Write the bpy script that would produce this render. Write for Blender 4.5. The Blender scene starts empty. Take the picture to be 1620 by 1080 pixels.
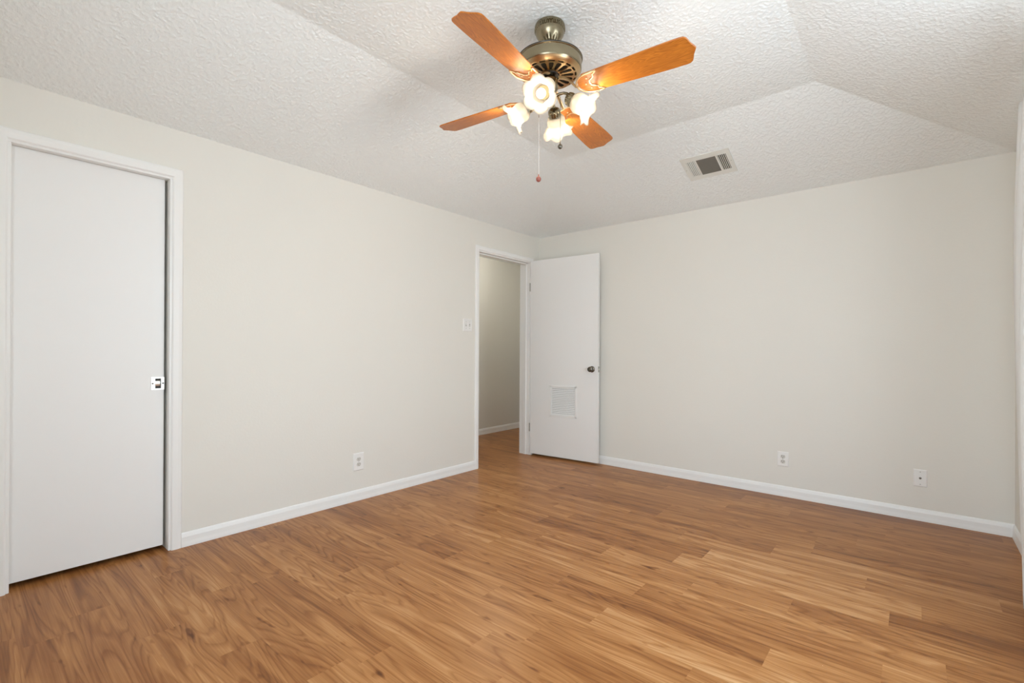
import bpy, bmesh, math, random
import numpy as np
from mathutils import Vector, Matrix
random.seed(7)
S = bpy.context.scene
COL = S.collection
PI = math.pi

# ------------------------------------------------------------------ camera
YAW, PITCH, ROLL = 0.7021, 0.0012, 0.0051
F = Vector((-math.sin(YAW)*math.cos(PITCH), math.cos(YAW)*math.cos(PITCH), math.sin(PITCH)))
R0 = Vector((math.cos(YAW), math.sin(YAW), 0)); U0 = R0.cross(F)
RR = R0*math.cos(ROLL)+U0*math.sin(ROLL); UU = U0*math.cos(ROLL)-R0*math.sin(ROLL)
cd = bpy.data.cameras.new('camera'); cam = bpy.data.objects.new('camera', cd); COL.objects.link(cam)
m = Matrix(((RR.x, UU.x, -F.x, 3.1734), (RR.y, UU.y, -F.y, -4.2054), (RR.z, UU.z, -F.z, 1.1277), (0, 0, 0, 1)))
cam.matrix_world = m
cd.sensor_fit = 'HORIZONTAL'; cd.sensor_width = 36; cd.lens = 754.94/1620*36
cd.shift_y = 12.18/1620; cd.shift_x = 0.0001
cd.clip_start = 0.02; cd.clip_end = 200
S.camera = cam

# ------------------------------------------------------------------ world, exposure, daylight
w = bpy.data.worlds.new('World'); S.world = w; w.use_nodes = True
nt = w.node_tree; nt.nodes.clear()
wo = nt.nodes.new('ShaderNodeOutputWorld'); bg = nt.nodes.new('ShaderNodeBackground')
tc = nt.nodes.new('ShaderNodeTexCoord'); sx = nt.nodes.new('ShaderNodeSeparateXYZ'); cr = nt.nodes.new('ShaderNodeValToRGB')
mr = nt.nodes.new('ShaderNodeMapRange'); mr.inputs['From Min'].default_value = -1; mr.inputs['From Max'].default_value = 1
nt.links.new(tc.outputs['Generated'], sx.inputs[0]); nt.links.new(sx.outputs['Z'], mr.inputs['Value'])
nt.links.new(mr.outputs[0], cr.inputs[0]); nt.links.new(cr.outputs[0], bg.inputs[0]); nt.links.new(bg.outputs[0], wo.inputs[0])
# bright lower half added to light the ceiling, hazy sky above
cr.color_ramp.elements[0].position = 0.0; cr.color_ramp.elements[0].color = (0.72, 0.80, 0.89, 1)
cr.color_ramp.elements[1].position = 1.0; cr.color_ramp.elements[1].color = (0.61, 0.80, 0.99, 1)
e = cr.color_ramp.elements.new(0.49); e.color = (0.66, 0.74, 0.82, 1)
e = cr.color_ramp.elements.new(0.52); e.color = (0.78, 0.90, 1.0, 1)
WORLD = 10.5
bg.inputs[1].default_value = WORLD
S.view_settings.view_transform = 'Standard'; S.view_settings.look = 'None'
S.view_settings.exposure = 0.0; S.view_settings.gamma = 1.0; S.view_settings.use_curve_mapping = False
S.cycles.diffuse_bounces = 8; S.cycles.max_bounces = 14
BULB_W = 5.5
HALL_FILL_W = 62.0
GRAIN = 0.0026

W = 3.639; L = 4.70; H = 2.355; H2 = 2.70; IN = 0.95
WIN1 = (-2.70, -1.38, 0.70, 2.05)      # y0 y1 z0 z1 on the right wall
FILL_WIN = (2.10, 3.45, 0.60, 2.12)        # x0 x1 z0 z1 of the fill window added in the unseen rear wall
def portal(name, loc, rot, sx_, sy_):
    d = bpy.data.lights.new(name, 'AREA'); d.shape = 'RECTANGLE'; d.size = sx_; d.size_y = sy_
    d.cycles.is_portal = True
    o = bpy.data.objects.new(name, d); o.location = loc; o.rotation_euler = rot; COL.objects.link(o)
portal('window_light_portal', (W+0.16, sum(WIN1[:2])/2, (WIN1[2]+WIN1[3])/2), (0, PI/2, 0), WIN1[3]-WIN1[2], WIN1[1]-WIN1[0])
portal('rear_fill_window_portal', (sum(FILL_WIN[:2])/2, -L-0.16, (FILL_WIN[2]+FILL_WIN[3])/2), (PI/2, 0, 0), FILL_WIN[1]-FILL_WIN[0], FILL_WIN[3]-FILL_WIN[2])

# ------------------------------------------------------------------ materials
def mat(name, color=(0.8, 0.8, 0.8), rough=0.5, metal=0.0, spec=0.5):
    m = bpy.data.materials.new(name); m.use_nodes = True
    b = m.node_tree.nodes['Principled BSDF']
    b.inputs['Base Color'].default_value = (*color, 1); b.inputs['Roughness'].default_value = rough
    b.inputs['Metallic'].default_value = metal; b.inputs['Specular IOR Level'].default_value = spec
    return m
def N(m, t, **kw):
    n = m.node_tree.nodes.new(t)
    for k, v in kw.items():
        if k in n.inputs: n.inputs[k].default_value = v
        else: setattr(n, k, v)
    return n
def LK(m, a, b): m.node_tree.links.new(a, b)
def bsdf(m): return m.node_tree.nodes['Principled BSDF']
def bump(m, scale, strength, dist, detail=2.0, coord='Object', base=None, rough=0.5):
    tc = N(m, 'ShaderNodeTexCoord'); n = N(m, 'ShaderNodeTexNoise', Scale=scale, Detail=detail, Roughness=rough)
    b = N(m, 'ShaderNodeBump', Strength=strength, Distance=dist)
    LK(m, tc.outputs[coord], n.inputs['Vector']); LK(m, n.outputs['Fac'], b.inputs['Height'])
    LK(m, b.outputs[0], bsdf(m).inputs['Normal']); return n, b

M = {}
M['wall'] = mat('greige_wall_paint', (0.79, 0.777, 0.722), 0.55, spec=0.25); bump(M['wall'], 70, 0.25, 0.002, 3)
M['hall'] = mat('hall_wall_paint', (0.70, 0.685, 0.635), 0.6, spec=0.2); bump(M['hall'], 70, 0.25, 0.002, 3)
M['trim'] = mat('white_gloss_trim', (0.87, 0.875, 0.86), 0.38); bump(M['trim'], 9, 0.1, 0.002, 3)
M['door'] = mat('white_door_paint', (0.86, 0.865, 0.855), 0.42); bump(M['door'], 25, 0.08, 0.002, 4)
M['plate'] = mat('white_plastic', (0.86, 0.86, 0.84), 0.35)
M['socket'] = mat('socket_plastic', (0.66, 0.65, 0.60), 0.4)
M['dark'] = mat('dark_slot', (0.03, 0.028, 0.025), 0.6)
M['nickel'] = mat('satin_nickel', (0.78, 0.76, 0.70), 0.3, 1.0)
M['hinge'] = mat('painted_hinge', (0.36, 0.36, 0.32), 0.45, 0.3)
M['knob'] = mat('aged_bronze_knob', (0.16, 0.145, 0.12), 0.28, 1.0)
M['brass'] = mat('antique_brass', (0.29, 0.25, 0.165), 0.26, 1.0)
M['gold'] = mat('bright_brass_edge', (0.80, 0.60, 0.36), 0.32, 1.0)
M['black'] = mat('black_rubber', (0.015, 0.015, 0.015), 0.35)
M['vent'] = mat('vent_enamel', (0.74, 0.74, 0.69), 0.45)
M['ball1'] = mat('rosy_wood_bead', (0.30, 0.085, 0.06), 0.3)
M['string'] = mat('white_cord', (0.75, 0.73, 0.68), 0.7)
M['shadow_grey'] = mat('louvre_shade_grey', (0.10, 0.10, 0.09), 0.7)
M['frame'] = mat('window_frame_paint', (0.82, 0.82, 0.80), 0.4)

# popcorn ceiling
c = M['ceil'] = mat('popcorn_ceiling', (0.875, 0.905, 0.895), 0.85, spec=0.1)
tcn = N(c, 'ShaderNodeTexCoord')
n1 = N(c, 'ShaderNodeTexNoise', Scale=160.0, Detail=3.0, Roughness=0.55); n2 = N(c, 'ShaderNodeTexVoronoi', Scale=120.0)
ramp = N(c, 'ShaderNodeMapRange'); ramp.inputs['From Min'].default_value = 0.38; ramp.inputs['From Max'].default_value = 0.66
add = N(c, 'ShaderNodeMath', operation='SUBTRACT'); mul = N(c, 'ShaderNodeMath', operation='MULTIPLY'); mul.inputs[1].default_value = 0.6
bp = N(c, 'ShaderNodeBump', Strength=0.5, Distance=0.0020)
LK(c, tcn.outputs['Object'], n1.inputs['Vector']); LK(c, tcn.outputs['Object'], n2.inputs['Vector'])
LK(c, n1.outputs['Fac'], ramp.inputs['Value']); LK(c, n2.outputs['Distance'], mul.inputs[0])
LK(c, ramp.outputs[0], add.inputs[0]); LK(c, mul.outputs[0], add.inputs[1]); LK(c, add.outputs[0], bp.inputs['Height'])
LK(c, bp.outputs[0], bsdf(c).inputs['Normal'])

# laminate floor: planks carry a tone and a grain offset as attributes of the mesh
f = M['floor'] = mat('laminate_planks', (0.4, 0.22, 0.1), 0.3, spec=0.2)
at = N(f, 'ShaderNodeAttribute', attribute_name='tone'); ao = N(f, 'ShaderNodeAttribute', attribute_name='shift')
tcn = N(f, 'ShaderNodeTexCoord'); vadd = N(f, 'ShaderNodeVectorMath', operation='ADD')
LK(f, tcn.outputs['Object'], vadd.inputs[0]); LK(f, ao.outputs['Vector'], vadd.inputs[1])
mp = N(f, 'ShaderNodeMapping'); mp.inputs['Scale'].default_value = (0.62, 5.6, 1.0); LK(f, vadd.outputs[0], mp.inputs['Vector'])
base = N(f, 'ShaderNodeTexNoise', Scale=1.3, Detail=1.5, Roughness=0.5, Distortion=0.35); LK(f, mp.outputs[0], base.inputs['Vector'])
# growth rings: contour lines of the stretched noise
mk = N(f, 'ShaderNodeMath', operation='MULTIPLY'); mk.inputs[1].default_value = 17.0; LK(f, base.outputs['Fac'], mk.inputs[0])
fr = N(f, 'ShaderNodeMath', operation='FRACT'); LK(f, mk.outputs[0], fr.inputs[0])
rr = N(f, 'ShaderNodeValToRGB'); LK(f, fr.outputs[0], rr.inputs[0])
rr.color_ramp.elements[0].color = (0.45, 0.45, 0.45, 1); rr.color_ramp.elements[1].color = (0.5, 0.5, 0.5, 1)
e = rr.color_ramp.elements.new(0.55); e.color = (0.62, 0.62, 0.62, 1)
e = rr.color_ramp.elements.new(0.86); e.color = (0.22, 0.22, 0.22, 1)
# fine fibres
mp2 = N(f, 'ShaderNodeMapping'); mp2.inputs['Scale'].default_value = (1.3, 120.0, 1.0); LK(f, vadd.outputs[0], mp2.inputs['Vector'])
fib = N(f, 'ShaderNodeTexNoise', Scale=1.6, Detail=4.0, Roughness=0.6); LK(f, mp2.outputs[0], fib.inputs['Vector'])
# broad streaks and knots
mp3 = N(f, 'ShaderNodeMapping'); mp3.inputs['Scale'].default_value = (0.8, 10.0, 1.0); LK(f, vadd.outputs[0], mp3.inputs['Vector'])
st = N(f, 'ShaderNodeTexNoise', Scale=1.8, Detail=3.0, Roughness=0.62, Distortion=0.25); LK(f, mp3.outputs[0], st.inputs['Vector'])
mp4 = N(f, 'ShaderNodeMapping'); mp4.inputs['Scale'].default_value = (4.0, 12.0, 1.0); LK(f, vadd.outputs[0], mp4.inputs['Vector'])
kn = N(f, 'ShaderNodeTexNoise', Scale=1.7, Detail=2.0, Roughness=0.5); LK(f, mp4.outputs[0], kn.inputs['Vector'])
kr = N(f, 'ShaderNodeMapRange'); LK(f, kn.outputs['Fac'], kr.inputs['Value'])
kr.inputs['From Min'].default_value = 0.68; kr.inputs['From Max'].default_value = 0.84; kr.inputs['To Max'].default_value = 0.8
def comb(terms, const):
    prev = None
    for sock, k in terms:
        mm = N(f, 'ShaderNodeMath', operation='MULTIPLY_ADD'); mm.inputs[1].default_value = k; LK(f, sock, mm.inputs[0])
        if prev is None: mm.inputs[2].default_value = const
        else: LK(f, prev, mm.inputs[2])
        prev = mm.outputs[0]
    return prev
v = comb([(rr.outputs[0], 0.55), (fib.outputs['Fac'], 0.40), (st.outputs['Fac'], 0.90), (kr.outputs[0], -0.7), (at.outputs['Fac'], 1.0)], -0.44)
fc = N(f, 'ShaderNodeValToRGB'); LK(f, v, fc.inputs[0])
fc.color_ramp.elements[0].position = 0.0; fc.color_ramp.elements[0].color = (0.11, 0.034, 0.008, 1)
fc.color_ramp.elements[1].position = 1.0; fc.color_ramp.elements[1].color = (0.66, 0.39, 0.19, 1)
e = fc.color_ramp.elements.new(0.35); e.color = (0.28, 0.107, 0.029, 1)
e = fc.color_ramp.elements.new(0.6); e.color = (0.42, 0.19, 0.063, 1)
LK(f, fc.outputs[0], bsdf(f).inputs['Base Color'])
rgh = N(f, 'ShaderNodeMapRange'); LK(f, st.outputs['Fac'], rgh.inputs['Value']); rgh.inputs['To Min'].default_value = 0.26; rgh.inputs['To Max'].default_value = 0.40
LK(f, rgh.outputs[0], bsdf(f).inputs['Roughness'])
bpf = N(f, 'ShaderNodeBump', Strength=0.12, Distance=0.002); LK(f, fib.outputs['Fac'], bpf.inputs['Height']); LK(f, bpf.outputs[0], bsdf(f).inputs['Normal'])

# fan blade oak
b_ = M['blade'] = mat('oak_blade', (0.55, 0.2, 0.04), 0.3, spec=0.5)
tcn = N(b_, 'ShaderNodeTexCoord'); mpb = N(b_, 'ShaderNodeMapping'); mpb.inputs['Scale'].default_value = (2.2, 22.0, 1.0)
LK(b_, tcn.outputs['Object'], mpb.inputs['Vector'])
nb = N(b_, 'ShaderNodeTexNoise', Scale=1.4, Detail=2.0, Distortion=0.6); LK(b_, mpb.outputs[0], nb.inputs['Vector'])
mb = N(b_, 'ShaderNodeMath', operation='MULTIPLY'); mb.inputs[1].default_value = 14.0; LK(b_, nb.outputs['Fac'], mb.inputs[0])
fb = N(b_, 'ShaderNodeMath', operation='FRACT'); LK(b_, mb.outputs[0], fb.inputs[0])
rb = N(b_, 'ShaderNodeValToRGB'); LK(b_, fb.outputs[0], rb.inputs[0])
rb.color_ramp.elements[0].color = (0.56, 0.190, 0.024, 1); rb.color_ramp.elements[1].color = (0.52, 0.170, 0.021, 1)
e = rb.color_ramp.elements.new(0.8); e.color = (0.38, 0.112, 0.014, 1)
LK(b_, rb.outputs[0], bsdf(b_).inputs['Base Color'])

# frosted glass lamp shade: lets part of its bulb's light through
def thin(name, col, transp, transl, tint=(1, 1, 1)):
    m = bpy.data.materials.new(name); m.use_nodes = True; n = m.node_tree; n.nodes.clear()
    out = n.nodes.new('ShaderNodeOutputMaterial'); t = n.nodes.new('ShaderNodeBsdfTransparent'); t.inputs[0].default_value = (*tint, 1)
    tr = n.nodes.new('ShaderNodeBsdfTranslucent'); tr.inputs[0].default_value = (*col, 1)
    pr = n.nodes.new('ShaderNodeBsdfPrincipled'); pr.inputs['Base Color'].default_value = (*col, 1); pr.inputs['Roughness'].default_value = 0.35
    a = n.nodes.new('ShaderNodeMixShader'); b = n.nodes.new('ShaderNodeMixShader')
    a.inputs[0].default_value = transl; n.links.new(pr.outputs[0], a.inputs[1]); n.links.new(tr.outputs[0], a.inputs[2])
    b.inputs[0].default_value = transp; n.links.new(a.outputs[0], b.inputs[1]); n.links.new(t.outputs[0], b.inputs[2])
    n.links.new(b.outputs[0], out.inputs[0]); return m
M['shade'] = thin('frosted_glass_shade', (0.42, 0.39, 0.33), 0.25, 0.6)
M['sheer'] = thin('white_sheer_fabric', (0.93, 0.93, 0.92), 0.08, 0.35)
g = bpy.data.materials.new('window_glass'); g.use_nodes = True; n = g.node_tree; n.nodes.clear(); M['glass'] = g
out = n.nodes.new('ShaderNodeOutputMaterial'); t = n.nodes.new('ShaderNodeBsdfTransparent'); gl = n.nodes.new('ShaderNodeBsdfGlossy'); gl.inputs['Roughness'].default_value = 0.02
mx = n.nodes.new('ShaderNodeMixShader'); mx.inputs[0].default_value = 0.06
n.links.new(t.outputs[0], mx.inputs[1]); n.links.new(gl.outputs[0], mx.inputs[2]); n.links.new(mx.outputs[0], out.inputs[0])
bm_ = bpy.data.materials.new('lit_bulb'); bm_.use_nodes = True; n = bm_.node_tree; n.nodes.clear(); M['bulb'] = bm_
out = n.nodes.new('ShaderNodeOutputMaterial'); em = n.nodes.new('ShaderNodeEmission'); em.inputs[0].default_value = (1.0, 0.80, 0.56, 1); em.inputs[1].default_value = 4.0
n.links.new(em.outputs[0], out.inputs[0])

# ------------------------------------------------------------------ mesh helpers
def link(name, bm, m, parent=None, smooth=False, mods=()):
    bmesh.ops.recalc_face_normals(bm, faces=bm.faces)
    me = bpy.data.meshes.new(name); bm.to_mesh(me); bm.free()
    mats = m if isinstance(m, (list, tuple)) else [m]
    for x in mats: me.materials.append(x)
    if smooth:
        for p in me.polygons: p.use_smooth = True
    o = bpy.data.objects.new(name, me); COL.objects.link(o)
    if parent is not None: o.parent = parent
    for md in mods:
        k = o.modifiers.new(md[0], md[0])
        for a, b in md[1].items(): setattr(k, a, b)
    if smooth:
        try: me.set_sharp_from_angle(angle=math.radians(40))
        except Exception: pass
    return o
def box(bm, x0, x1, y0, y1, z0, z1, mi=0):
    vs = [bm.verts.new((x, y, z)) for x in (x0, x1) for y in (y0, y1) for z in (z0, z1)]
    for q in ((0, 1, 3, 2), (4, 6, 7, 5), (0, 4, 5, 1), (2, 3, 7, 6), (0, 2, 6, 4), (1, 5, 7, 3)):
        fa = bm.faces.new([vs[i] for i in q]); fa.material_index = mi
    return vs
def xform(vs, Mx):
    for v in vs: v.co = Mx @ v.co
def lathe(bm, prof, n=48, Mx=None, mi=0, wob=None):
    rings = []
    for k, (r, z) in enumerate(prof):
        ring = []
        for i in range(n):
            a = 2*PI*i/n; q = r*(1+(wob(k, a) if wob else 0))
            ring.append(bm.verts.new((q*math.cos(a), q*math.sin(a), z)))
        rings.append(ring)
    for a, b in zip(rings, rings[1:]):
        for i in range(n):
            fa = bm.faces.new((a[i], a[(i+1) % n], b[(i+1) % n], b[i])); fa.material_index = mi
    if prof[0][0] > 1e-4: bm.faces.new(rings[0][::-1]).material_index = mi
    if prof[-1][0] > 1e-4: bm.faces.new(rings[-1]).material_index = mi
    vs = [v for r_ in rings for v in r_]
    if Mx is not None: xform(vs, Mx)
    return vs
def tube(bm, pts, r, n=8, mi=0, flat=1.0):
    pts = [Vector(p) for p in pts]; rings = []
    for i, p in enumerate(pts):
        d = (pts[min(i+1, len(pts)-1)]-pts[max(i-1, 0)]).normalized()
        up = Vector((0, 0, 1)) if abs(d.z) < 0.95 else Vector((1, 0, 0))
        a = d.cross(up).normalized(); b = a.cross(d)
        rad = r[i] if isinstance(r, (list, tuple)) else r
        rings.append([bm.verts.new(p+a*rad*math.cos(2*PI*k/n)+b*rad*flat*math.sin(2*PI*k/n)) for k in range(n)])
    for a, b in zip(rings, rings[1:]):
        for k in range(n):
            fa = bm.faces.new((a[k], a[(k+1) % n], b[(k+1) % n], b[k])); fa.material_index = mi
    bm.faces.new(rings[0][::-1]).material_index = mi; bm.faces.new(rings[-1]).material_index = mi
def prism(bm, prof, path0, path1, fn, mi=0):
    """prof: list of 2D points; fn(p2d, t) -> 3D; sweep straight from t=path0 to t=path1"""
    a = [bm.verts.new(fn(p, path0)) for p in prof]; b = [bm.verts.new(fn(p, path1)) for p in prof]
    k = len(prof)
    for i in range(k):
        bm.faces.new((a[i], a[(i+1) % k], b[(i+1) % k], b[i])).material_index = mi
    bm.faces.new(a[::-1]); bm.faces.new(b)
def sphere(bm, c, r, n=20, sc=(1, 1, 1), mi=0):
    prof = [(max(1e-5, r*math.sin(PI*i/12)), -r*math.cos(PI*i/12)) for i in range(13)]
    vs = lathe(bm, prof, n, None, mi)
    for v in vs: v.co = Vector((v.co.x*sc[0]+c[0], v.co.y*sc[1]+c[1], v.co.z*sc[2]+c[2]))
    return vs
BEV = lambda w_, s=2: ('BEVEL', dict(width=w_, segments=s, limit_method='ANGLE'))
def empty(name, loc, rot=(0, 0, 0), parent=None):
    o = bpy.data.objects.new(name, None); COL.objects.link(o); o.location = loc; o.rotation_euler = rot
    o.empty_display_size = 0.1
    if parent is not None: o.parent = parent
    return o
def tag(o, label=None, cat=None, group=None, kind=None):
    if label: o['label'] = label
    if cat: o['category'] = cat
    if group: o['group'] = group
    if kind: o['kind'] = kind
    return o
def struct(o, label=None): return tag(o, label, None, None, 'structure')

# ------------------------------------------------------------------ shell
T = 0.12
PD = (-4.022, -3.408, 2.070)     # pocket door opening y0 y1 top
HD = (-0.942, -0.162, 2.062)     # hall door opening
REAR = -L
# left wall (x = -T..0)
bm = bmesh.new()
box(bm, -T, 0, REAR-T, PD[0], 0, H)
box(bm, -T, 0, PD[1], HD[0], 0, H)
box(bm, -T, 0, HD[1], 0, 0, H)
box(bm, -T, 0, PD[0], PD[1], PD[2], H); box(bm, -T, 0, HD[0], HD[1], HD[2], H)
tag(struct(link('wall_left', bm, M['wall'])), 'off-white painted wall with the two white doors', 'wall')
# far wall (y = 0..T)
bm = bmesh.new(); box(bm, -T, W+T, 0, T, 0, H)
tag(struct(link('wall_back', bm, M['wall'])), 'long greige wall behind the open louvred door', 'wall')
# right wall with window opening
bm = bmesh.new(); y0, y1, z0, z1 = WIN1
box(bm, W, W+T, REAR-T, y0, 0, H); box(bm, W, W+T, y1, 0, 0, H); box(bm, W, W+T, y0, y1, 0, z0); box(bm, W, W+T, y0, y1, z1, H)
tag(struct(link('wall_right', bm, M['wall'])), 'wall at the right edge behind the white curtain', 'wall')
# rear wall with an opening for the added fill window
bm = bmesh.new(); x0, x1, z0, z1 = FILL_WIN
box(bm, 0, x0, REAR-T, REAR, 0, H); box(bm, x1, W, REAR-T, REAR, 0, H); box(bm, x0, x1, REAR-T, REAR, 0, z0); box(bm, x0, x1, REAR-T, REAR, z1, H)
tag(struct(link('wall_rear', bm, M['wall'])), 'greige wall behind the viewer with an added fill window', 'wall')
# ceiling: tray with four slopes and a flat middle, one solid
bm = bmesh.new()
def q4(*p): bm.faces.new([bm.verts.new(v) for v in p])
a, b, c_, d = (0, 0, H), (W, 0, H), (W, REAR, H), (0, REAR, H)
i0, i1, i2, i3 = (IN, -IN, H2), (2.724, -IN, H2), (2.724, REAR+IN, H2), (IN, REAR+IN, H2)
q4(a, b, i1, i0); q4(b, c_, i2, i1); q4(c_, d, i3, i2); q4(d, a, i0, i3); q4(i0, i1, i2, i3)
o0, o1, o2, o3 = (-T, T, H), (W+T, T, H), (W+T, REAR-T, H), (-T, REAR-T, H)
q4(a, b, o1, o0); q4(b, c_, o2, o1); q4(c_, d, o3, o2); q4(d, a, o0, o3)
t0, t1, t2, t3 = (-T, T, 2.85), (W+T, T, 2.85), (W+T, REAR-T, 2.85), (-T, REAR-T, 2.85)
q4(o0, o1, t1, t0); q4(o1, o2, t2, t1); q4(o2, o3, t3, t2); q4(o3, o0, t0, t3); q4(t0, t1, t2, t3)
bmesh.ops.remove_doubles(bm, verts=bm.verts, dist=1e-4)
ceil_ob = tag(struct(link('ceiling', bm, M['ceil'])), 'white popcorn ceiling sloping up to a raised flat middle', 'ceiling')
# the sprayed texture itself: a fine relief of grains over the slopes and the flat middle
STEP = 0.0038; nx, ny = int(W/STEP)+1, int(L/STEP)+1
gx = np.linspace(0, W, nx); gy = np.linspace(-L, 0, ny); X, Y = np.meshgrid(gx, gy)
rng = np.random.default_rng(11)
def vnoise(cell, ox=0.0):
    u = X/cell+ox; v_ = (Y+L)/cell+ox; iu = np.floor(u).astype(int); iv = np.floor(v_).astype(int)
    tab_ = rng.random((iv.max()+3, iu.max()+3)); fu = u-iu; fv = v_-iv
    fu = fu*fu*(3-2*fu); fv = fv*fv*(3-2*fv)
    return (tab_[iv, iu]*(1-fu)+tab_[iv, iu+1]*fu)*(1-fv)+(tab_[iv+1, iu]*(1-fu)+tab_[iv+1, iu+1]*fu)*fv
nz_ = 0.66*vnoise(0.0082, 0.3)+0.34*vnoise(0.0125, 0.7)
hgt = np.clip((nz_-0.42)/0.26, 0, 1); hgt = hgt*hgt*(3-2*hgt)*GRAIN
hgt[(X > 1.803) & (X < 2.143) & (Y > -0.613) & (Y < -0.375)] = 0
sl_ = (H2-H)/IN; slr = (H2-H)/(W-2.724)
Zb = np.minimum.reduce([np.full_like(X, H2), H+sl_*X, H+slr*(W-X), H-sl_*Y, H+sl_*(Y+L)])
Zc = Zb-0.0008-hgt
vts = np.stack([X, Y, Zc], -1).reshape(-1, 3)
ii = (np.arange(ny-1)[:, None]*nx+np.arange(nx-1)[None, :]).ravel()
fcs = np.stack([ii, ii+nx, ii+nx+1, ii+1], -1)
me0 = ceil_ob.data; nv0 = len(me0.vertices)
old_v = [tuple(v.co) for v in me0.vertices]; old_f = [tuple(p.vertices) for p in me0.polygons]
me1 = bpy.data.meshes.new('ceiling'); allv = np.concatenate([np.array(old_v), vts]).astype(np.float32)
me1.vertices.add(len(allv)); me1.vertices.foreach_set('co', allv.ravel())
loops = np.concatenate([np.array([i for f_ in old_f for i in f_], dtype=np.int32), (fcs+nv0).ravel().astype(np.int32)])
tot = np.concatenate([np.array([len(f_) for f_ in old_f]), np.full(len(fcs), 4)]); starts = np.concatenate([[0], np.cumsum(tot)[:-1]]).astype(np.int32)
me1.loops.add(len(loops)); me1.loops.foreach_set('vertex_index', loops)
me1.polygons.add(len(tot)); me1.polygons.foreach_set('loop_start', starts)
me1.polygons.foreach_set('use_smooth', np.concatenate([np.zeros(len(old_f), bool), np.ones(len(fcs), bool)]))
me1.update(calc_edges=True); me1.validate(); me1.materials.append(M['ceil']); ceil_ob.data = me1; bpy.data.meshes.remove(me0); me1.name = 'ceiling'

# hall beyond the open door, closet behind the pocket door
HX, HY = -1.22, 1.20
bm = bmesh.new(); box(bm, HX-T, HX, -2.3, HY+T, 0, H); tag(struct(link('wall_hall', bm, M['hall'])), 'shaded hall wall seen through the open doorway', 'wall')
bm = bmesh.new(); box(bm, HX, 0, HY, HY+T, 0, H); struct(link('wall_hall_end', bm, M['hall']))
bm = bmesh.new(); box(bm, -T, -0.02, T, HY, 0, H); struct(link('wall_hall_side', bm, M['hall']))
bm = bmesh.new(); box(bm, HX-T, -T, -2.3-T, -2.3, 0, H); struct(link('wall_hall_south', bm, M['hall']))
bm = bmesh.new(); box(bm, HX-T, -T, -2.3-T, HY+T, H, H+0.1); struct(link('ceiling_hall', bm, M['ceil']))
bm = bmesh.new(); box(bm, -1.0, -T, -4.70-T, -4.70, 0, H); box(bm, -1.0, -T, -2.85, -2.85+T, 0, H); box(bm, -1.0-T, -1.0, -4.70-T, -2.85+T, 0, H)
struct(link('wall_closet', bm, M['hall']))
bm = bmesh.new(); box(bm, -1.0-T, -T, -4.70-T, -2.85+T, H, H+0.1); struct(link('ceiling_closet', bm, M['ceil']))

# floor: one plank per face
joint = {3: 2.130, 4: 2.004, 6: 1.823, 7: 2.559, 8: 2.086, 9: 2.290, 10: 2.185, 11: 1.846, 12: 0.540, 13: 2.180, 14: 1.850,
         15: 2.146, 16: 1.665, 17: 2.018, 18: 1.886, 19: 1.184, 21: 1.597, 22: 1.233, 23: 0.885, 25: 0.622}
tones = {(9, 2.29): .16, (10, 2.185): .17, (8, 2.086): .10, (7, 2.559): .12, (15, 2.146): .17, (19, .2775): .10, (13, 1.2735): .10,
         (9, 1.3835): -.10, (10, 1.2785): -.12, (14, 1.85): -.09, (13, 2.18): -.05, (11, 1.846): .09, (11, 2.7525): -.05, (10, 3.0915): -.12,
         (6, 1.823): .04, (6, 2.7295): -.09, (3, 1.2235): .06, (3, 2.13): -.08, (4, 2.004): -.03, (7, 1.6525): -.06, (11, .9395): -.01,
         (15, 1.2395): .0, (9, 3.1965): -.03, (12, .54): .03, (12, -.3665): .07, (5, 2.2): -.04, (17, 1.1115): .04, (17, 2.018): -.03,
         (16, 1.665): .0, (18, 1.886): .02, (22, 1.233): -.02, (22, .3265): .03}
PL, PW = 0.9065, 0.1548
bm = bmesh.new(); lt = bm.faces.layers.float.new('tone_f'); 
planks = []
r = -9
while True:
    ya = -0.0064-r*PW; yb = ya-PW
    if ya < -L-0.2: break
    j = joint.get(r, random.uniform(0, PL)); x = j
    while x > -1.35: x -= PL
    while x < W+0.2:
        xa, xb = max(x, -1.35), min(x+PL, W+0.2)
        y_a, y_b = min(ya, 1.35), max(yb, -L-0.2)
        tone = random.gauss(0, 0.045)
        for (rk, xk), tv in tones.items():
            if rk == r and abs(xk-x) < 0.05: tone = tv
        if xb > xa and y_a > y_b: planks.append((xa, xb, y_b, y_a, tone))
        x += PL
    r += 1
tl, sl = [], []
g_ = 0.0005
for (xa, xb, ya, yb, tone) in planks:
    vs = [bm.verts.new(p) for p in ((xa, ya, 0), (xb, ya, 0), (xb, yb, 0), (xa, yb, 0))]
    bm.faces.new(vs); s_ = (random.uniform(0, 40), random.uniform(0, 40), random.uniform(0, 9))
    tl += [tone]; sl += [s_]
n_top = len(tl)
me = bpy.data.meshes.new('floor')
bmesh.ops.recalc_face_normals(bm, faces=bm.faces)
bm.to_mesh(me); bm.free()
if me.polygons[0].normal.z < 0: me.flip_normals()
A1 = me.attributes.new('tone', 'FLOAT', 'FACE'); A2 = me.attributes.new('shift', 'FLOAT_VECTOR', 'FACE')
for i in range(n_top): A1.data[i].value = tl[i]; A2.data[i].vector = sl[i]
me.materials.append(M['floor'])
fo = bpy.data.objects.new('floor', me); COL.objects.link(fo)
tag(struct(fo), 'warm brown wood laminate plank floor', 'floor')

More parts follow.
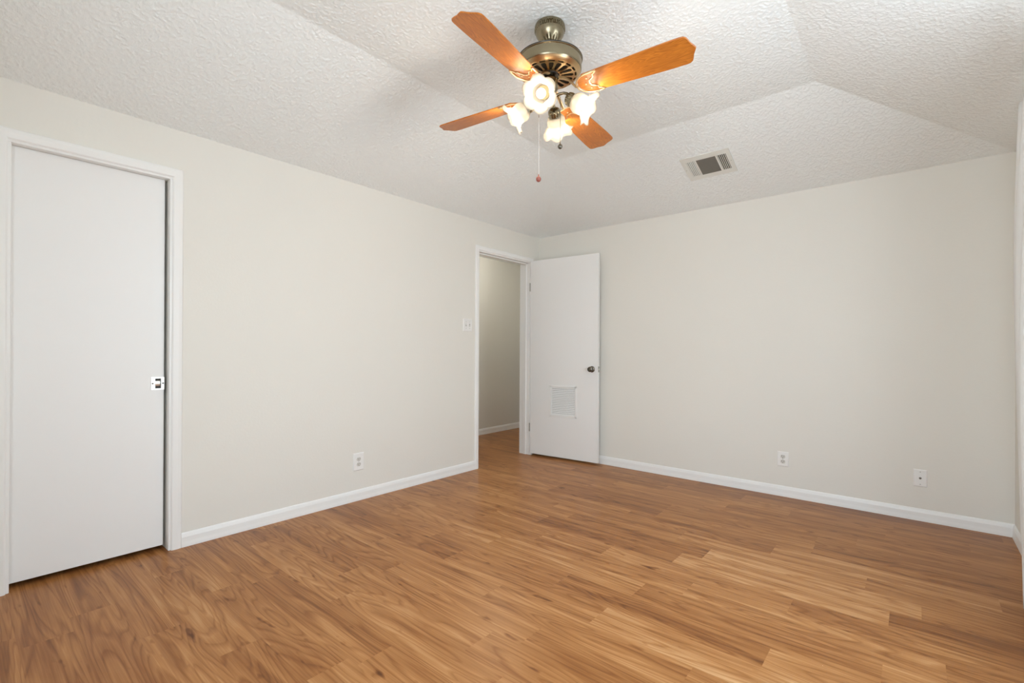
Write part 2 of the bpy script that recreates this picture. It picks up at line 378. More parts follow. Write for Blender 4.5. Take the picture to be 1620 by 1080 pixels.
# ------------------------------------------------------------------ baseboards
BP = [(0, 0), (0.013, 0), (0.013, 0.012), (0.011, 0.030), (0.010, 0.055), (0.006, 0.072), (0.003, 0.078), (0, 0.080)]
def baseboard(name, a, b, wall, axis, sgn, label=None):
    bm = bmesh.new()
    if axis == 'y': fn = lambda p, t: (wall+sgn*p[0], t, p[1])
    else: fn = lambda p, t: (t, wall+sgn*p[0], p[1])
    prism(bm, BP, a, b, fn); o = struct(link(name, bm, M['trim']))
    if label: tag(o, label, 'baseboard')
    return o
baseboard('baseboard_left', PD[1]+0.06, HD[0]-0.05, 0, 'y', 1, 'white baseboard under the left wall between the two doors')
baseboard('baseboard_left_rear', REAR, PD[0]-0.06, 0, 'y', 1)
baseboard('baseboard_back', 0.0, W, 0, 'x', -1, 'white baseboard running along the far wall')
baseboard('baseboard_right', REAR, -0.013, W, 'y', -1, 'short white baseboard beside the curtain')
baseboard('baseboard_rear', 0, W, REAR, 'x', 1)
baseboard('baseboard_hall', -2.3, HY, HX, 'y', 1, 'white baseboard on the hall wall')
baseboard('baseboard_hall_end', HX, -T, HY, 'x', -1)

# ------------------------------------------------------------------ door casings and jambs
def casing(name, y0, y1, top, label, cw=0.050, rev=0.010):
    """flat casing with eased edges around an opening in the wall x=0"""
    pr = [(0, 0), (0.011, 0.0), (0.015, 0.006), (0.016, cw*0.6), (0.013, cw-0.004), (0.009, cw), (0, cw)]
    bm = bmesh.new(); a0, a1, tz = y0-rev, y1+rev, top+rev
    def loop(y, z, sy, sz): return [bm.verts.new((p[0], y+sy*p[1], z+sz*p[1])) for p in pr]
    A = [bm.verts.new((p[0], a0-p[1], 0)) for p in pr]; B = loop(a0, tz, -1, 1); C = loop(a1, tz, 1, 1); D = [bm.verts.new((p[0], a1+p[1], 0)) for p in pr]
    k = len(pr)
    for P, Q in ((A, B), (B, C), (C, D)):
        for i in range(k): bm.faces.new((P[i], P[(i+1) % k], Q[(i+1) % k], Q[i]))
    bm.faces.new(A); bm.faces.new(D)
    return tag(struct(link(name, bm, M['trim'])), label, 'door trim')
casing('trim_1', PD[0], PD[1], PD[2], 'white casing framing the closed sliding door')
casing('trim_2', HD[0], HD[1], HD[2], 'white casing framing the open hall doorway', cw=0.044)
# pocket door jamb: split boards leaving a slot for the door
bm = bmesh.new(); j = 0.012
for (xa, xb) in ((-0.034, 0.006), (-T-0.004, -0.086)):
    box(bm, xa, xb, PD[1]-0.002, PD[1]+j, 0, PD[2]-0.002); box(bm, xa, xb, PD[0]-j, PD[0]+0.002, 0, PD[2]-0.002); box(bm, xa, xb, PD[0]-j, PD[1]+j, PD[2]-0.002, PD[2]+j)
box(bm, -T-0.003, 0.003, PD[1]+0.002, PD[1]+j-0.001, 0, PD[2]-0.003); box(bm, -T-0.003, 0.003, PD[0]-j+0.001, PD[1]+j-0.001, PD[2]+0.001, PD[2]+j-0.001)
tag(struct(link('trim_3', bm, M['trim'], mods=[BEV(0.002, 1)])), 'narrow white jamb inside the sliding door casing', 'door trim')
# hall door jamb with stop
bm = bmesh.new()
box(bm, -T-0.004, 0.004, HD[1]-0.001, HD[1]+j, 0, HD[2]-0.0015); box(bm, -T-0.004, 0.004, HD[0]-j, HD[0]+0.001, 0, HD[2]-0.0015); box(bm, -T-0.004, 0.004, HD[0]-j, HD[1]+j, HD[2]-0.0015, HD[2]+j)
box(bm, -0.075, -0.040, HD[1]-0.012, HD[1], 0, HD[2]); box(bm, -0.075, -0.040, HD[0], HD[0]+0.010, 0, HD[2]); box(bm, -0.075, -0.040, HD[0], HD[1], HD[2]-0.0135, HD[2]-0.0014)
tag(struct(link('trim_4', bm, M['trim'], mods=[BEV(0.002, 1)])), 'white jamb and stop inside the hall doorway', 'door trim')
bm = bmesh.new()
for (y, s) in ((HD[0], -1), (HD[1], 1)): box(bm, -T-0.014, -T, min(y, y+s*0.05), max(y, y+s*0.05), 0, HD[2]+0.05)
box(bm, -T-0.014, -T, HD[0], HD[1], HD[2], HD[2]+0.05)
struct(link('trim_5', bm, M['trim']))

# ------------------------------------------------------------------ door_1: sliding pocket door
bm = bmesh.new(); box(bm, -0.080, -0.042, PD[0]-0.10, PD[1]-0.014, 0.026, PD[2]-0.001)
d1 = tag(struct(link('door_1', bm, M['door'], mods=[BEV(0.0015, 1)])), 'closed white flush sliding door with a square metal pull', 'door')
LY, LZ = -3.451, 0.931
bm = bmesh.new(); X0 = -0.042
# plate as a frame with a hole, recess cup behind, thumb tab in the middle
hw, hh, cw, ch = 0.0305, 0.035, 0.0135, 0.0275
cy = LY+0.0015
for (ya, yb, za, zb) in ((LY-hw, cy-cw, -hh, hh), (cy+cw, LY+hw, -hh, hh), (cy-cw, cy+cw, ch, hh), (cy-cw, cy+cw, -hh, -ch)):
    box(bm, X0-0.0002, X0+0.0025, ya, yb, LZ+za, LZ+zb)
lp = link('latch_plate', bm, M['nickel'], d1); lp['label'] = 'square satin nickel pull plate'
bm = bmesh.new(); box(bm, X0+0.0000, X0+0.0006, cy-cw, cy+cw, LZ-ch, LZ+ch); link('finger_recess', bm, M['dark'], lp)
bm = bmesh.new()
n_ = 8
for i in range(n_):
    z_a, z_b = LZ-0.0135+0.027*i/n_, LZ-0.0135+0.027*(i+1)/n_
    bul = lambda z: 0.0012+0.0022*math.sin(PI*(z-LZ+0.0135)/0.027)
    vs = [bm.verts.new(p) for p in ((X0+0.0005, cy-cw+0.001, z_a), (X0+0.0005, cy+cw-0.005, z_a), (X0+bul(z_a), cy+cw-0.005, z_a), (X0+bul(z_a), cy-cw+0.001, z_a),
                                    (X0+0.0005, cy-cw+0.001, z_b), (X0+0.0005, cy+cw-0.005, z_b), (X0+bul(z_b), cy+cw-0.005, z_b), (X0+bul(z_b), cy-cw+0.001, z_b))]
    for q in ((0, 1, 2, 3), (4, 7, 6, 5), (0, 4, 5, 1), (3, 2, 6, 7), (0, 3, 7, 4), (1, 5, 6, 2)): bm.faces.new([vs[k] for k in q])
link('thumb_tab', bm, M['nickel'], lp)
for s in (-1, 1):
    bm = bmesh.new(); lathe(bm, [(0.0042, 0), (0.0042, 0.0006), (0.0001, 0.0009)], 12, Matrix.Translation((X0+0.0024, LY+s*0.0235, LZ))@Matrix.Rotation(PI/2, 4, 'Y'))
    link('screw', bm, M['dark'], lp)
bm = bmesh.new(); box(bm, -0.072, -0.048, PD[1]-0.0145, PD[1]-0.0125, LZ-0.038, LZ+0.038); link('edge_latch', bm, M['hinge'], d1)

# ------------------------------------------------------------------ door_2: open hinged door with louvre
AN = math.atan2(0.066, 0.786)
d2 = empty('door_2', (0.016, -0.166, 0), (0, 0, AN)); struct(d2); tag(d2, 'open white door with a low louvred vent and dark knob', 'door')
DW, DT_, DB, DTOP = 0.790, 0.035, 0.022, 2.078
LV = (0.243, 0.560, 0.438, 0.762)   # louvre frame s0 s1 z0 z1 (door local, x along door, y=0 front face)
fi = 0.019; hx0, hx1, hz0, hz1 = LV[0]+fi, LV[1]-fi, LV[2]+fi, LV[3]-fi
bm = bmesh.new()
box(bm, 0, hx0, 0, DT_, DB, DTOP); box(bm, hx1, DW, 0, DT_, DB, DTOP); box(bm, hx0, hx1, 0, DT_, DB, hz0); box(bm, hx0, hx1, 0, DT_, hz1, DTOP)
bmesh.ops.remove_doubles(bm, verts=bm.verts, dist=1e-5)
link('door_panel', bm, M['door'], d2)
bm = bmesh.new()
box(bm, LV[0], hx0+0.002, -0.005, 0.0, LV[2], LV[3]); box(bm, hx1-0.002, LV[1], -0.005, 0, LV[2], LV[3])
box(bm, LV[0], LV[1], -0.005, 0.0, LV[2], hz0+0.002); box(bm, LV[0], LV[1], -0.005, 0, hz1-0.002, LV[3])
lf = link('louvre_frame', bm, M['trim'], d2, mods=[BEV(0.0015, 1)])
ns = 16
for i in range(ns):
    zc = hz0+(hz1-hz0)*(i+0.5)/ns
    bm = bmesh.new(); vs = box(bm, hx0-0.001, hx1+0.001, -0.0085, 0.0085, -0.0009, 0.0009)
    xform(vs, Matrix.Translation((0, 0.0065, zc))@Matrix.Rotation(math.radians(60), 4, 'X'))
    link('louvre_slat', bm, M['trim'], lf)
bm = bmesh.new(); box(bm, hx0, hx1, 0.0225, 0.0245, hz0, hz1); link('louvre_gap_shade', bm, M['shadow_grey'], lf)  # dark sheet whose colour stands in for shade between the slats
# knob
KX, KZ = 0.726, 0.940
for s, nm in ((-1, 'door_knob'), (1, 'door_knob')):
    bm = bmesh.new(); Mx = Matrix.Translation((KX, 0 if s < 0 else DT_, KZ))@Matrix.Rotation(PI/2 if s < 0 else -PI/2, 4, 'X')
    lathe(bm, [(0.031, 0), (0.031, 0.003), (0.027, 0.007), (0.013, 0.010), (0.011, 0.020), (0.014, 0.026), (0.023, 0.032), (0.0265, 0.041), (0.025, 0.050), (0.017, 0.055), (0.0001, 0.056)], 32, Mx)
    kb = link(nm, bm, M['knob'], d2, smooth=True)
    if s < 0: kb['label'] = 'dark bronze round knob'
    if s > 0: kb.scale = (1, 1, 1)
bm = bmesh.new(); box(bm, DW, DW+0.0015, 0.006, 0.029, KZ-0.028, KZ+0.028); pl = link('latch_plate', bm, M['hinge'], d2)
bm = bmesh.new(); box(bm, DW+0.001, DW+0.009, 0.012, 0.023, KZ-0.008, KZ+0.008); link('latch_bolt', bm, M['nickel'], pl, mods=[BEV(0.003, 2)])
for z in (0.300, 1.80):
    bm = bmesh.new()
    for k in range(3): lathe(bm, [(0.0055, -0.045+0.03*k+0.0008), (0.0055, -0.045+0.03*(k+1)-0.0008)], 14, Matrix.Translation((-0.006, -0.002, z)))
    box(bm, -0.004, -0.0002, 0.002, 0.030, z-0.045, z+0.045)
    link('hinge', bm, M['hinge'], d2)

# ------------------------------------------------------------------ switch, outlets, cable jack
def screw(p, Mx):
    bm = bmesh.new(); lathe(bm, [(0.0028, 0), (0.0028, 0.0008), (0.0001, 0.0012)], 12, Mx); return link('screw', bm, M['hinge'], p)
def plate(name, loc, rz, w_, h_, label, cat, m='plate', group=None):
    """local frame: x right along wall, y out of the wall is -y, z up"""
    t = empty(name, loc, (0, 0, rz)); tag(t, label, cat, group)
    bm = bmesh.new()
    a = [(-w_/2, -h_/2), (w_/2, -h_/2), (w_/2, h_/2), (-w_/2, h_/2)]; i_ = 0.005
    b0 = [bm.verts.new((x, -0.0002, z)) for x, z in a]; b1 = [bm.verts.new((x, -0.0025, z)) for x, z in a]
    b2 = [bm.verts.new((x*(1-2*i_/w_), -0.006, z*(1-2*i_/h_))) for x, z in a]
    for P, Q in ((b0, b1), (b1, b2)):
        for k in range(4): bm.faces.new((P[k], P[(k+1) % 4], Q[(k+1) % 4], Q[k]))
    bm.faces.new(b0[::-1]); bm.faces.new(b2)
    link('wall_plate', bm, M[m], t); return t
TOY = Matrix.Rotation(PI/2, 4, 'X')     # lathe axis z -> -y
def outlet(loc, rz, w_, h_, label):
    t = plate('wall_outlet', loc, rz, w_, h_, label, 'outlet', group='duplex outlets low on the walls')
    for zc in (0.0195, -0.0195):
        bm = bmesh.new(); n = 28; pts = []
        for k in range(n):
            a = 2*PI*k/n; x, z = 0.0172*math.cos(a), 0.0172*math.sin(a); z = max(-0.0142, min(0.0142, z)); pts.append((x, z))
        A = [bm.verts.new((x, -0.0058, zc+z)) for x, z in pts]; B = [bm.verts.new((x*0.97, -0.0078, zc+z*0.97)) for x, z in pts]
        for k in range(n): bm.faces.new((A[k], A[(k+1) % n], B[(k+1) % n], B[k]))
        bm.faces.new(B)
        so = link('socket_face', bm, M['socket'], t)
        for xs, hh_ in ((-0.0065, 0.0045), (0.0065, 0.0038)):
            bm = bmesh.new(); box(bm, xs-0.0014, xs+0.0014, -0.0082, -0.0077, zc+0.003-hh_, zc+0.003+hh_); link('slot', bm, M['dark'], so)
        bm = bmesh.new(); lathe(bm, [(0.0027, 0), (0.0027, 0.0005)], 12, Matrix.Translation((0, -0.0077, zc-0.0085))@TOY); link('ground_hole', bm, M['dark'], so)
    screw(t, Matrix.Translation((0, -0.006, 0))@TOY)
    return t
outlet((2.388, 0, 0.289), 0, 0.079, 0.114, 'white duplex outlet on the far wall below the ceiling vent')
outlet((0, -2.222, 0.288), PI/2, 0.088, 0.130, 'white duplex outlet low on the left wall between the doors')
t = plate('cable_jack', (3.200, 0, 0.284), 0, 0.072, 0.114, 'white cable jack plate near the right end of the far wall', 'wall plate')
bm = bmesh.new(); lathe(bm, [(0.0075, 0), (0.0075, 0.003), (0.0048, 0.0032), (0.0048, 0.010), (0.0012, 0.010), (0.0012, 0.0085)], 6, Matrix.Translation((0, -0.006, 0))@TOY); link('coaxial_connector', bm, M['knob'], t)
for s in (-1, 1): screw(t, Matrix.Translation((0, -0.006, s*0.0415))@TOY)
t = plate('light_switch', (0, -1.094, 1.354), PI/2, 0.116, 0.116, 'white double toggle light switch beside the open doorway', 'light switch')
for s, up in ((-1, 1), (1, -1)):
    xs = s*0.023
    bm = bmesh.new(); box(bm, xs-0.005, xs+0.005, -0.0066, -0.0058, -0.012, 0.012); sl_ = link('toggle_slot', bm, M['hinge'], t)
    bm = bmesh.new(); vs = box(bm, -0.0035, 0.0035, -0.015, 0.0, -0.005, 0.005); xform(vs, Matrix.Translation((xs, -0.0062, 0.001*up))@Matrix.Rotation(-up*0.45, 4, 'X'))
    link('toggle', bm, M['plate'], t, mods=[BEV(0.001, 1)])
    for z in (-0.030, 0.030): screw(t, Matrix.Translation((xs, -0.006, z))@TOY)

# ------------------------------------------------------------------ ceiling vent on the far slope
sl_ang = math.atan2(H2-H, IN)
VX, VY = 1.973, -0.494
vz = H+(-VY)*(H2-H)/IN
# local: x along room x, y up the slope (towards viewer), z = out of the ceiling downwards
vt = empty('ceiling_vent', (VX, VY-0.0006, vz-0.0018))
up = Vector((0, -math.cos(sl_ang), math.sin(sl_ang))); xx = Vector((1, 0, 0)); zz = xx.cross(up)   # zz points down
vt.rotation_euler = Matrix((xx, up, zz)).transposed().to_euler()
tag(vt, 'white rectangular air vent with grey slats on the far ceiling slope', 'vent')
vw, vh = 0.350, 0.262
bm = bmesh.new()
secs = [(-0.141, -0.080), (-0.068, 0.072), (0.084, 0.145)]; y_lo, y_hi = -0.088, 0.085
xs_ = [-vw/2]+[q for s in secs for q in s]+[vw/2]
for k in range(0, len(xs_), 2): box(bm, xs_[k], xs_[k+1], y_lo, y_hi, 0.0, 0.006)
box(bm, -vw/2, vw/2, -vh/2, y_lo, 0, 0.006); box(bm, -vw/2, vw/2, y_hi, vh/2, 0, 0.006)
bmesh.ops.remove_doubles(bm, verts=bm.verts, dist=1e-5)
vf = link('vent_frame', bm, M['vent'], vt)
bm = bmesh.new(); box(bm, xs_[1]-0.005, xs_[-2]+0.005, y_lo-0.005, y_hi+0.005, 0.0003, 0.0008); link('duct_shade_panel', bm, M['dark'], vt)  # thin dark panel, its colour stands in for the unlit duct
M['slat'] = mat('vent_slat_grey', (0.17, 0.16, 0.135), 0.5)
for (xa, xb), n, ang, hw_ in ((secs[0], 5, 0.9, 0.0042), (secs[2], 5, -0.75, 0.0038)):
    for i in range(n):
        xc = xa+(xb-xa)*(i+0.45)/n
        bm = bmesh.new(); vs = box(bm, -hw_, hw_, y_lo, y_hi, -0.0005, 0.0005)
        xform(vs, Matrix.Translation((xc, 0, 0.0055))@Matrix.Rotation(ang*0.6, 4, 'Y')); link('side_slat', bm, M['vent'], vt)
for i in range(15):
    yc = y_lo+(y_hi-y_lo)*(i+0.5)/15
    bm = bmesh.new(); vs = box(bm, secs[1][0], secs[1][1], -0.0045, 0.0045, -0.0004, 0.0004)
    xform(vs, Matrix.Translation((0, yc, 0.0045))@Matrix.Rotation(-0.6, 4, 'X')); link('middle_slat', bm, M['slat'], vt)
for x in (-0.163, 0.163): bm = bmesh.new(); lathe(bm, [(0.003, 0), (0.003, 0.001)], 10, Matrix.Translation((x, 0, 0.006))); link('screw', bm, M['hinge'], vt)

# ------------------------------------------------------------------ ceiling fan
FX, FY = 1.816, -2.328
fan = empty('ceiling_fan', (FX, FY, H2))
tag(fan, 'brass ceiling fan with four oak blades and four lit tulip lamps', 'ceiling fan')
Z = lambda z: z-H2
rib = lambda n, a0, rows: (lambda k, a: (a0*math.cos(n*a) if k in rows else 0))
bm = bmesh.new()
lathe(bm, [(0.060, Z(2.6995)), (0.070, Z(2.697)), (0.0735, Z(2.690)), (0.0725, Z(2.684)), (0.0715, Z(2.682)), (0.0715, Z(2.668)), (0.070, Z(2.665)), (0.066, Z(2.648)), (0.055, Z(2.630)), (0.043, Z(2.617)), (0.040, Z(2.614)), (0.030, Z(2.603)), (0.026, Z(2.600))],
      144, wob=lambda k, a: (0.04*(1 if math.cos(36*a) > 0 else -1) if k in (4, 5) else (0.05*(1 if math.cos(18*a) > 0 else -1) if k in (10, 11) else 0)))
link('canopy', bm, M['brass'], fan, smooth=True)
bm = bmesh.new(); lathe(bm, [(0.012, Z(2.615)), (0.024, Z(2.606)), (0.026, Z(2.592)), (0.020, Z(2.578)), (0.013, Z(2.572)), (0.013, Z(2.52))], 32)
ro = link('downrod_ball', bm, M['black'], fan, smooth=True); ro['label'] = 'black ball collar'
bm = bmesh.new()
lathe(bm, [(0.020, Z(2.540)), (0.060, Z(2.538)), (0.135, Z(2.533)), (0.152, Z(2.530)), (0.157, Z(2.526)), (0.157, Z(2.521)), (0.153, Z(2.519)), (0.153, Z(2.478)), (0.150, Z(2.471)), (0.140, Z(2.463)), (0.131, Z(2.459)), (0.128, Z(2.462)), (0.02, Z(2.478))], 96)
mh = link('motor_housing', bm, M['brass'], fan, smooth=True)
bm = bmesh.new()
for k in range(2): pass
lathe(bm, [(0.1575, Z(2.5275)), (0.1585, Z(2.5255)), (0.1575, Z(2.5235))], 96); link('housing_rim', bm, M['black'], mh)
# pierced grille
bm = bmesh.new()
NS = 18; sub = 12; NA = NS*sub
def gz(r): return Z(2.4545)+0.0075*((r-0.05)/0.08)**2*1.2
rad = [0.048, 0.056, 0.062, 0.070, 0.080, 0.090, 0.100, 0.108, 0.114, 0.1205, 0.125, 0.129, 0.133, 0.138, 0.143, 0.148]
def zof(r): return Z(2.4530)+(0.0 if r < 0.12 else ((r-0.12)/0.028)**2*0.018)
G = [[bm.verts.new((r*math.cos(2*PI*i/NA), r*math.sin(2*PI*i/NA), zof(r))) for i in range(NA)] for r in rad]
for j_ in range(len(rad)-1):
    for i in range(NA):
        k = i % sub; r0_, r1_ = rad[j_], rad[j_+1]
        hole = (0.056 <= r0_ < 0.114 and (2 <= k < 10 if 0.070 <= r0_ < 0.108 else 3 <= k < 9)) or (0.120 <= r0_ < 0.129 and 2 <= k < 10)
        if not hole: bm.faces.new((G[j_][i], G[j_][(i+1) % NA], G[j_+1][(i+1) % NA], G[j_+1][i]))
M['grille'] = mat('grille_brass', (0.62, 0.44, 0.24), 0.30, 1.0)
gr = link('motor_grille', bm, M['grille'], fan, smooth=False, mods=[('SOLIDIFY', dict(thickness=0.003, offset=0))])
gr['label'] = 'pierced golden brass grille'
M['motor'] = mat('motor_dark', (0.055, 0.045, 0.03), 0.5, 0.5)
bm = bmesh.new(); lathe(bm, [(0.03, Z(2.464)), (0.131, Z(2.4645)), (0.131, Z(2.462)), (0.03, Z(2.4585))], 64); link('motor_body', bm, M['motor'], fan)
bm = bmesh.new(); lathe(bm, [(0.047, Z(2.464)), (0.050, Z(2.452)), (0.047, Z(2.449)), (0.043, Z(2.455)), (0.034, Z(2.456))], 48); link('hub_ring', bm, M['black'], fan, smooth=True)
# light kit stem
bm = bmesh.new()
lathe(bm, [(0.026, Z(2.460)), (0.026, Z(2.440)), (0.037, Z(2.436)), (0.040, Z(2.430)), (0.040, Z(2.388)), (0.036, Z(2.382)), (0.030, Z(2.378)), (0.030, Z(2.368)), (0.033, Z(2.362)), (0.034, Z(2.345)), (0.030, Z(2.335)), (0.020, Z(2.328)), (0.013, Z(2.322)), (0.012, Z(2.316)), (0.009, Z(2.310)), (0.0001, Z(2.307))], 48)
link('light_kit_stem', bm, M['brass'], fan, smooth=True)

# blades
def make_blade(ang):
    e_ = empty('fan_blade', (0, 0, 0)); return e_
x0b, x1b = 0.153, 0.678
def hwid(x): return 0.058+0.017*min(1, (x-x0b)/0.40)
def blade_outline():
    pts = []
    # lower edge from root to tip
    pts += [(x0b+0.004, -0.020), (x0b, 0.0), (x0b+0.004, 0.020), (x0b+0.018, 0.040), (x0b+0.040, hwid(x0b+0.04))]
    for i in range(1, 9): x = x0b+0.04+(x1b-0.050-x0b-0.04)*i/8; pts.append((x, hwid(x)))
    h_ = hwid(x1b)
    pts += [(x1b-0.036, h_*0.97), (x1b-0.026, h_*0.86), (x1b-0.021, h_*0.70), (x1b-0.015, h_*0.42), (x1b-0.005, h_*0.16), (x1b, 0.0)]
    up_ = pts[2:]
    low = [(x, -y) for x, y in up_[:-1]][::-1]
    return up_+low+[(x0b, 0.0)]
BZ = Z(2.362)
pitch = math.radians(-12)
for k, adeg in enumerate((7, 97, 187, 277)):
    Rz = Matrix.Rotation(math.radians(adeg), 4, 'Z')
    bm = bmesh.new(); ol = blade_outline()
    A = [bm.verts.new((x, y, 0.003)) for x, y in ol]; B = [bm.verts.new((x, y, -0.003)) for x, y in ol]; n = len(ol)
    for i in range(n): bm.faces.new((A[i], A[(i+1) % n], B[(i+1) % n], B[i]))
    bm.faces.new(A); bm.faces.new(B[::-1])
    bl = link('blade', bm, M['blade'], fan, mods=[BEV(0.0015, 1)])
    bl.matrix_local = Rz@Matrix.Translation((0, 0, BZ))@Matrix.Rotation(pitch, 4, 'X')
    # blade iron: arm and open crescent with scalloped inner edge, sub-part of the blade
    bm = bmesh.new(); zb = -0.0055
    arc = []
    for i in range(25):
        t_ = PI*0.5+PI*i/24        # open towards +x
        arc.append((0.222+0.074*math.cos(t_), 0.060*math.sin(t_), zb))
    arc = [(0.262, 0.060, zb), (0.240, 0.0615, zb)]+arc+[(0.240, -0.0615, zb), (0.262, -0.060, zb)]
    tube(bm, arc, 0.0042, 8, flat=0.7)
    sc = []
    for i in range(41):
        y = 0.058-0.116*i/40
        x = 0.206+0.9*abs(y)+(0.010*abs(math.cos(PI*i/10))-0.006); sc.append((x, y, zb))
    tube(bm, sc, 0.0030, 8, flat=0.7)
    for y in (-0.032, 0.0, 0.032): sphere(bm, (0.192+0.6*abs(y)*0.8, y, zb), 0.0048, 12, (1, 1, 0.6))
    iron_z = Z(2.452)-BZ
    tube(bm, [(0.152, 0, zb), (0.140, 0, zb+0.004), (0.118, 0, zb+0.030), (0.095, 0, zb+0.060), (0.070, 0, zb+0.078), (0.045, 0, zb+0.086)], [0.007, 0.008, 0.009, 0.009, 0.010, 0.012], 10, flat=0.6)
    ir = link('blade_iron', bm, M['gold'], bl, smooth=True); ir['label'] = 'scrolled pale brass bracket'

# lamps
def bell(bm, NL=6):
    n = 72; rows = 26; grid = []
    for j_ in range(rows+1):
        t = j_/rows
        # base radius profile
        if t < 0.35: r = 0.026+0.020*math.sin(PI/2*t/0.35)
        elif t < 0.6: r = 0.046-0.003*math.sin(PI*(t-0.35)/0.5)
        else:
            u = (t-0.6)/0.4; r = 0.042+0.033*u**1.6
        amp = max(0, (t-0.42)/0.58)**1.5
        row = []
        for i in range(n):
            a = 2*PI*i/n; lob = 2*abs(math.cos(NL*a/2))**0.6-1; rip = math.cos(NL*a+1.0)+0.5*math.sin(2*a)
            rr_ = r*(1+0.02*math.cos(NL*a)*min(1, t*3))+amp*0.0060*lob
            z = 0.104*t+amp*(0.002+0.0075*rip)-0.010*max(0, t-0.8)/0.2
            row.append(bm.verts.new((rr_*math.cos(a), rr_*math.sin(a), z)))
        grid.append(row)
    for p, q in zip(grid, grid[1:]):
        for i in range(n): bm.faces.new((p[i], p[(i+1) % n], q[(i+1) % n], q[i]))
TILT = math.radians(32)      # axis below horizontal
for k, adeg in enumerate((-68, 22, 112, 202)):
    az = math.radians(adeg); Rz = Matrix.Rotation(az, 4, 'Z')
    nr, nz = 0.112, Z(2.318)          # neck point of the glass
    dirv = Vector((math.cos(TILT), 0, -math.sin(TILT)))
    # local frame with z along the lamp axis
    Rl = Rz@Matrix.Translation((nr, 0, nz))@Matrix.Rotation(PI/2+TILT, 4, 'Y')
    bm = bmesh.new(); bell(bm)
    sh = link('lamp_shade', bm, M['shade'], fan, smooth=True, mods=[('SOLIDIFY', dict(thickness=0.0025, offset=0))]); sh.matrix_local = Rl
    if k == 0: pass
    bm = bmesh.new()
    lathe(bm, [(0.010, -0.034), (0.020, -0.032), (0.0285, -0.024), (0.0305, -0.010), (0.0290, 0.004), (0.0310, 0.008), (0.0300, 0.010), (0.0250, 0.008)], 72,
          wob=lambda kk, a: 0.03*math.cos(18*a) if kk in (2, 3, 4) else 0)
    cp = link('lamp_socket', bm, M['brass'], sh, smooth=True)
    bm = bmesh.new(); lathe(bm, [(0.012, 0.006), (0.013, 0.020), (0.017, 0.034), (0.0215, 0.048), (0.0225, 0.058), (0.020, 0.069), (0.013, 0.077), (0.0001, 0.080)], 32)
    bu = link('bulb', bm, M['bulb'], sh, smooth=True)
    # the arm from the stem to the socket
    bm = bmesh.new()
    tube(bm, [Rz@Vector(p) for p in ((0.026, 0, Z(2.350)), (0.048, 0, Z(2.358)), (0.070, 0, Z(2.360)), (0.086, 0, Z(2.354)), (0.094, 0, Z(2.338)))], [0.008, 0.007, 0.0065, 0.007, 0.009], 12)
    link('lamp_arm', bm, M['brass'], fan, smooth=True)
    ld = bpy.data.lights.new('bulb_light', 'POINT'); ld.energy = BULB_W; ld.color = (1.0, 0.88, 0.75); ld.shadow_soft_size = 0.024
    lo = bpy.data.objects.new('bulb_light', ld); COL.objects.link(lo); lo.parent = sh; lo.location = (0, 0, 0.088)

# pull chains
bm = bmesh.new(); cx_, cy_ = -0.045, -0.032
def chain(bm, x, y, z0, z1, r=0.0011):
    tube(bm, [(x, y, z0), (x, y, z1)], r, 6)
def chain_at(x, y, ztop, zball, stub, ballr, mball, lab):
    bm = bmesh.new(); tube(bm, [(x*0.6, y*0.6, Z(ztop)), (x, y, Z(ztop)-0.006), (x, y, Z(stub))], 0.0013, 6)
    ch = link('pull_chain', bm, M['brass'], fan)
    bm = bmesh.new(); tube(bm, [(x, y, Z(stub)), (x, y, Z(zball)+ballr)], 0.0008, 6); link('cord', bm, M['string'], ch)
    bm = bmesh.new(); sphere(bm, (x, y, Z(zball)), ballr, 20, (1, 1, 1.12)); tube(bm, [(x, y, Z(zball)+ballr), (x, y, Z(zball)+ballr+0.010)], 0.0028, 8)
    bb = link('pull_ball', bm, mball, ch, smooth=True); bb['label'] = lab
chain_at(-0.0370, -0.0360, 2.40, 1.953, 2.25, 0.0125, M['ball1'], 'pinkish wooden ball on the longer cord')
chain_at(0.0400, 0.0340, 2.36, 2.113, 2.115, 0.0115, M['knob'], 'dark metal ball on the shorter chain')

# ------------------------------------------------------------------ windows, curtains
def window(name, axis, a0, a1, z0, z1, plane, sgn, mull, label):
    bm = bmesh.new(); fw = 0.045
    def bx(u0, u1, za, zb, d0=0.03, d1=0.085):
        p0, p1 = sorted((plane+sgn*d0, plane+sgn*d1))
        if axis == 'y': box(bm, p0, p1, u0, u1, za, zb)
        else: box(bm, u0, u1, p0, p1, za, zb)
    bx(a0, a1, z0, z0+fw); bx(a0, a1, z1-fw, z1); bx(a0, a0+fw, z0+fw, z1-fw); bx(a1-fw, a1, z0+fw, z1-fw)
    for mm in mull: bx(mm-fw/2, mm+fw/2, z0+fw, z1-fw)
    o = link(name, bm, M['frame']); struct(o); tag(o, label, 'window')
    bm = bmesh.new(); p = plane+sgn*0.058; e_ = fw-0.005
    q = ((p, a0+e_, z0+e_), (p, a1-e_, z0+e_), (p, a1-e_, z1-e_), (p, a0+e_, z1-e_))
    if axis == 'x': q = tuple((y, x, z) for x, y, z in q)
    bm.faces.new([bm.verts.new(v) for v in q]); link('window_pane', bm, M['glass'], o)
    return o
window('window_1', 'y', WIN1[0], WIN1[1], WIN1[2], WIN1[3], W, 1, [(WIN1[0]+WIN1[1])/2], 'tall window behind the white curtain on the right')
window('fill_window_2', 'x', FILL_WIN[0], FILL_WIN[1], FILL_WIN[2], FILL_WIN[3], REAR, -1, [(FILL_WIN[0]+FILL_WIN[1])/2], 'added fill window in the unseen rear wall behind the viewer')

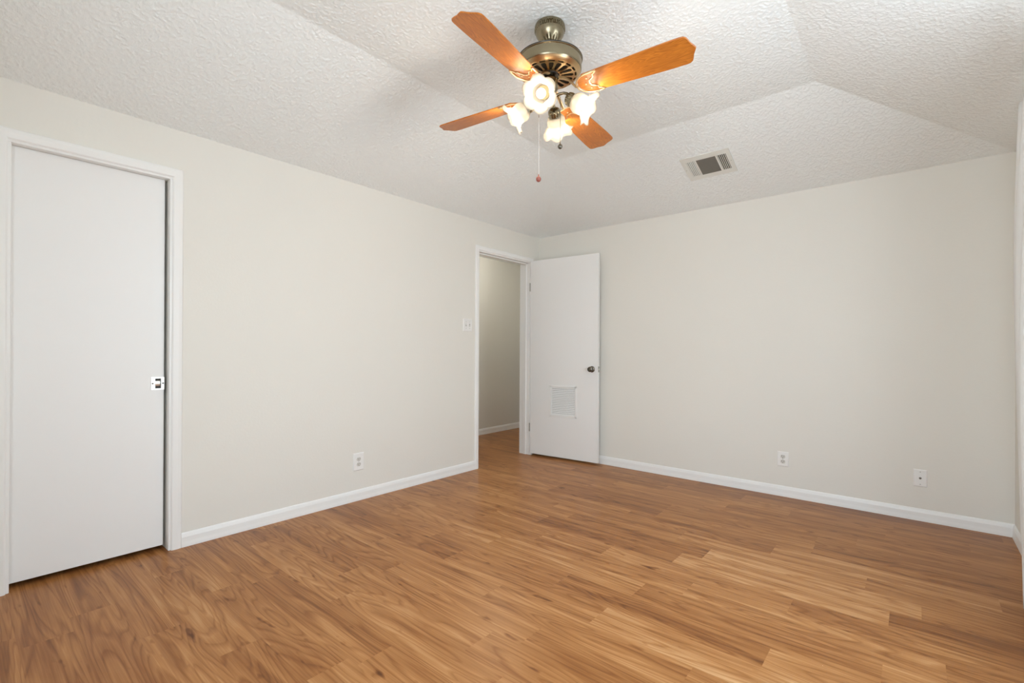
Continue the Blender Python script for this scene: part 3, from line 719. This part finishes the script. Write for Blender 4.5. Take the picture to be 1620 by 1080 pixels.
def curtain(name, edge, ynear, label):
    """edge: list of (z, y) of the far hem, top to bottom; folds run from that hem to ynear"""
    bm = bmesh.new(); NU = 90; grid = []
    for z, ye in edge:
        row = []
        for i in range(NU+1):
            t = i/NU; y = ye+(ynear-ye)*t
            x = 3.545+0.016*math.sin(t*2*PI*7+0.6*math.sin(z*2))+0.012*(1-math.exp(-t*12))*math.sin(z*1.5+t*9)
            if t < 0.02: x = 3.545
            row.append(bm.verts.new((x, y, z)))
        grid.append(row)
    for p, q in zip(grid, grid[1:]):
        for i in range(NU): bm.faces.new((p[i], p[i+1], q[i+1], q[i]))
    o = link(name, bm, M['sheer'], smooth=True, mods=[('SOLIDIFY', dict(thickness=0.0015, offset=0))])
    return tag(o, label, 'curtain')
def interp(tab, z):
    for (za, ya), (zb, yb) in zip(tab, tab[1:]):
        if zb <= z <= za: return ya+(yb-ya)*(za-z)/(za-zb)
    return tab[-1][1]
tab = [(2.235, -1.05), (2.20, -1.035), (2.025, -0.968), (1.80, -0.89), (1.577, -0.838), (1.304, -0.838), (1.0, -0.875), (0.699, -0.93), (0.383, -0.992), (0.236, -1.048), (0.012, -1.104)]
edge = [(2.235-(2.235-0.012)*i/40, interp(tab, 2.235-(2.235-0.012)*i/40)) for i in range(41)]
curtain('curtain', edge, -1.75, 'white sheer curtain hanging at the right edge of the room')
bm = bmesh.new(); tube(bm, [(3.56, -1.16, 2.262), (3.56, -3.6, 2.262)], 0.011, 16)
sphere(bm, (3.56, -1.15, 2.262), 0.016); sphere(bm, (3.56, -3.615, 2.262), 0.02)
rod = link('curtain_rod', bm, M['frame'], smooth=True); tag(rod, 'white curtain rod above the tall right window', 'curtain rod')
for y in (-1.25, -3.5):
    bm = bmesh.new(); box(bm, 3.545, W, y-0.008, y+0.008, 2.242, 2.250); box(bm, W-0.004, W, y-0.02, y+0.02, 2.19, 2.27); link('rod_bracket', bm, M['frame'], rod)

# ------------------------------------------------------------------ hall fill lamp (unseen, added to brighten the hall)
hl = empty('hall_fill_lamp', (-0.50, -0.12, H)); tag(hl, 'flush fill lamp added out of view in the hall', 'fill lamp')
bm = bmesh.new(); lathe(bm, [(0.12, 0), (0.12, -0.02), (0.10, -0.024)], 40); link('lamp_base', bm, M['brass'], hl, smooth=True)
bm = bmesh.new(); lathe(bm, [(0.10, -0.024), (0.095, -0.05), (0.07, -0.075), (0.03, -0.088), (0.0001, -0.09)], 40); link('lamp_shade', bm, M['shade'], hl, smooth=True)
ld = bpy.data.lights.new('hall_fill_light', 'POINT'); ld.energy = HALL_FILL_W; ld.color = (1, 0.97, 0.90); ld.shadow_soft_size = 0.05
lo = bpy.data.objects.new('hall_fill_light', ld); COL.objects.link(lo); lo.parent = hl; lo.location = (0, 0, -0.05)
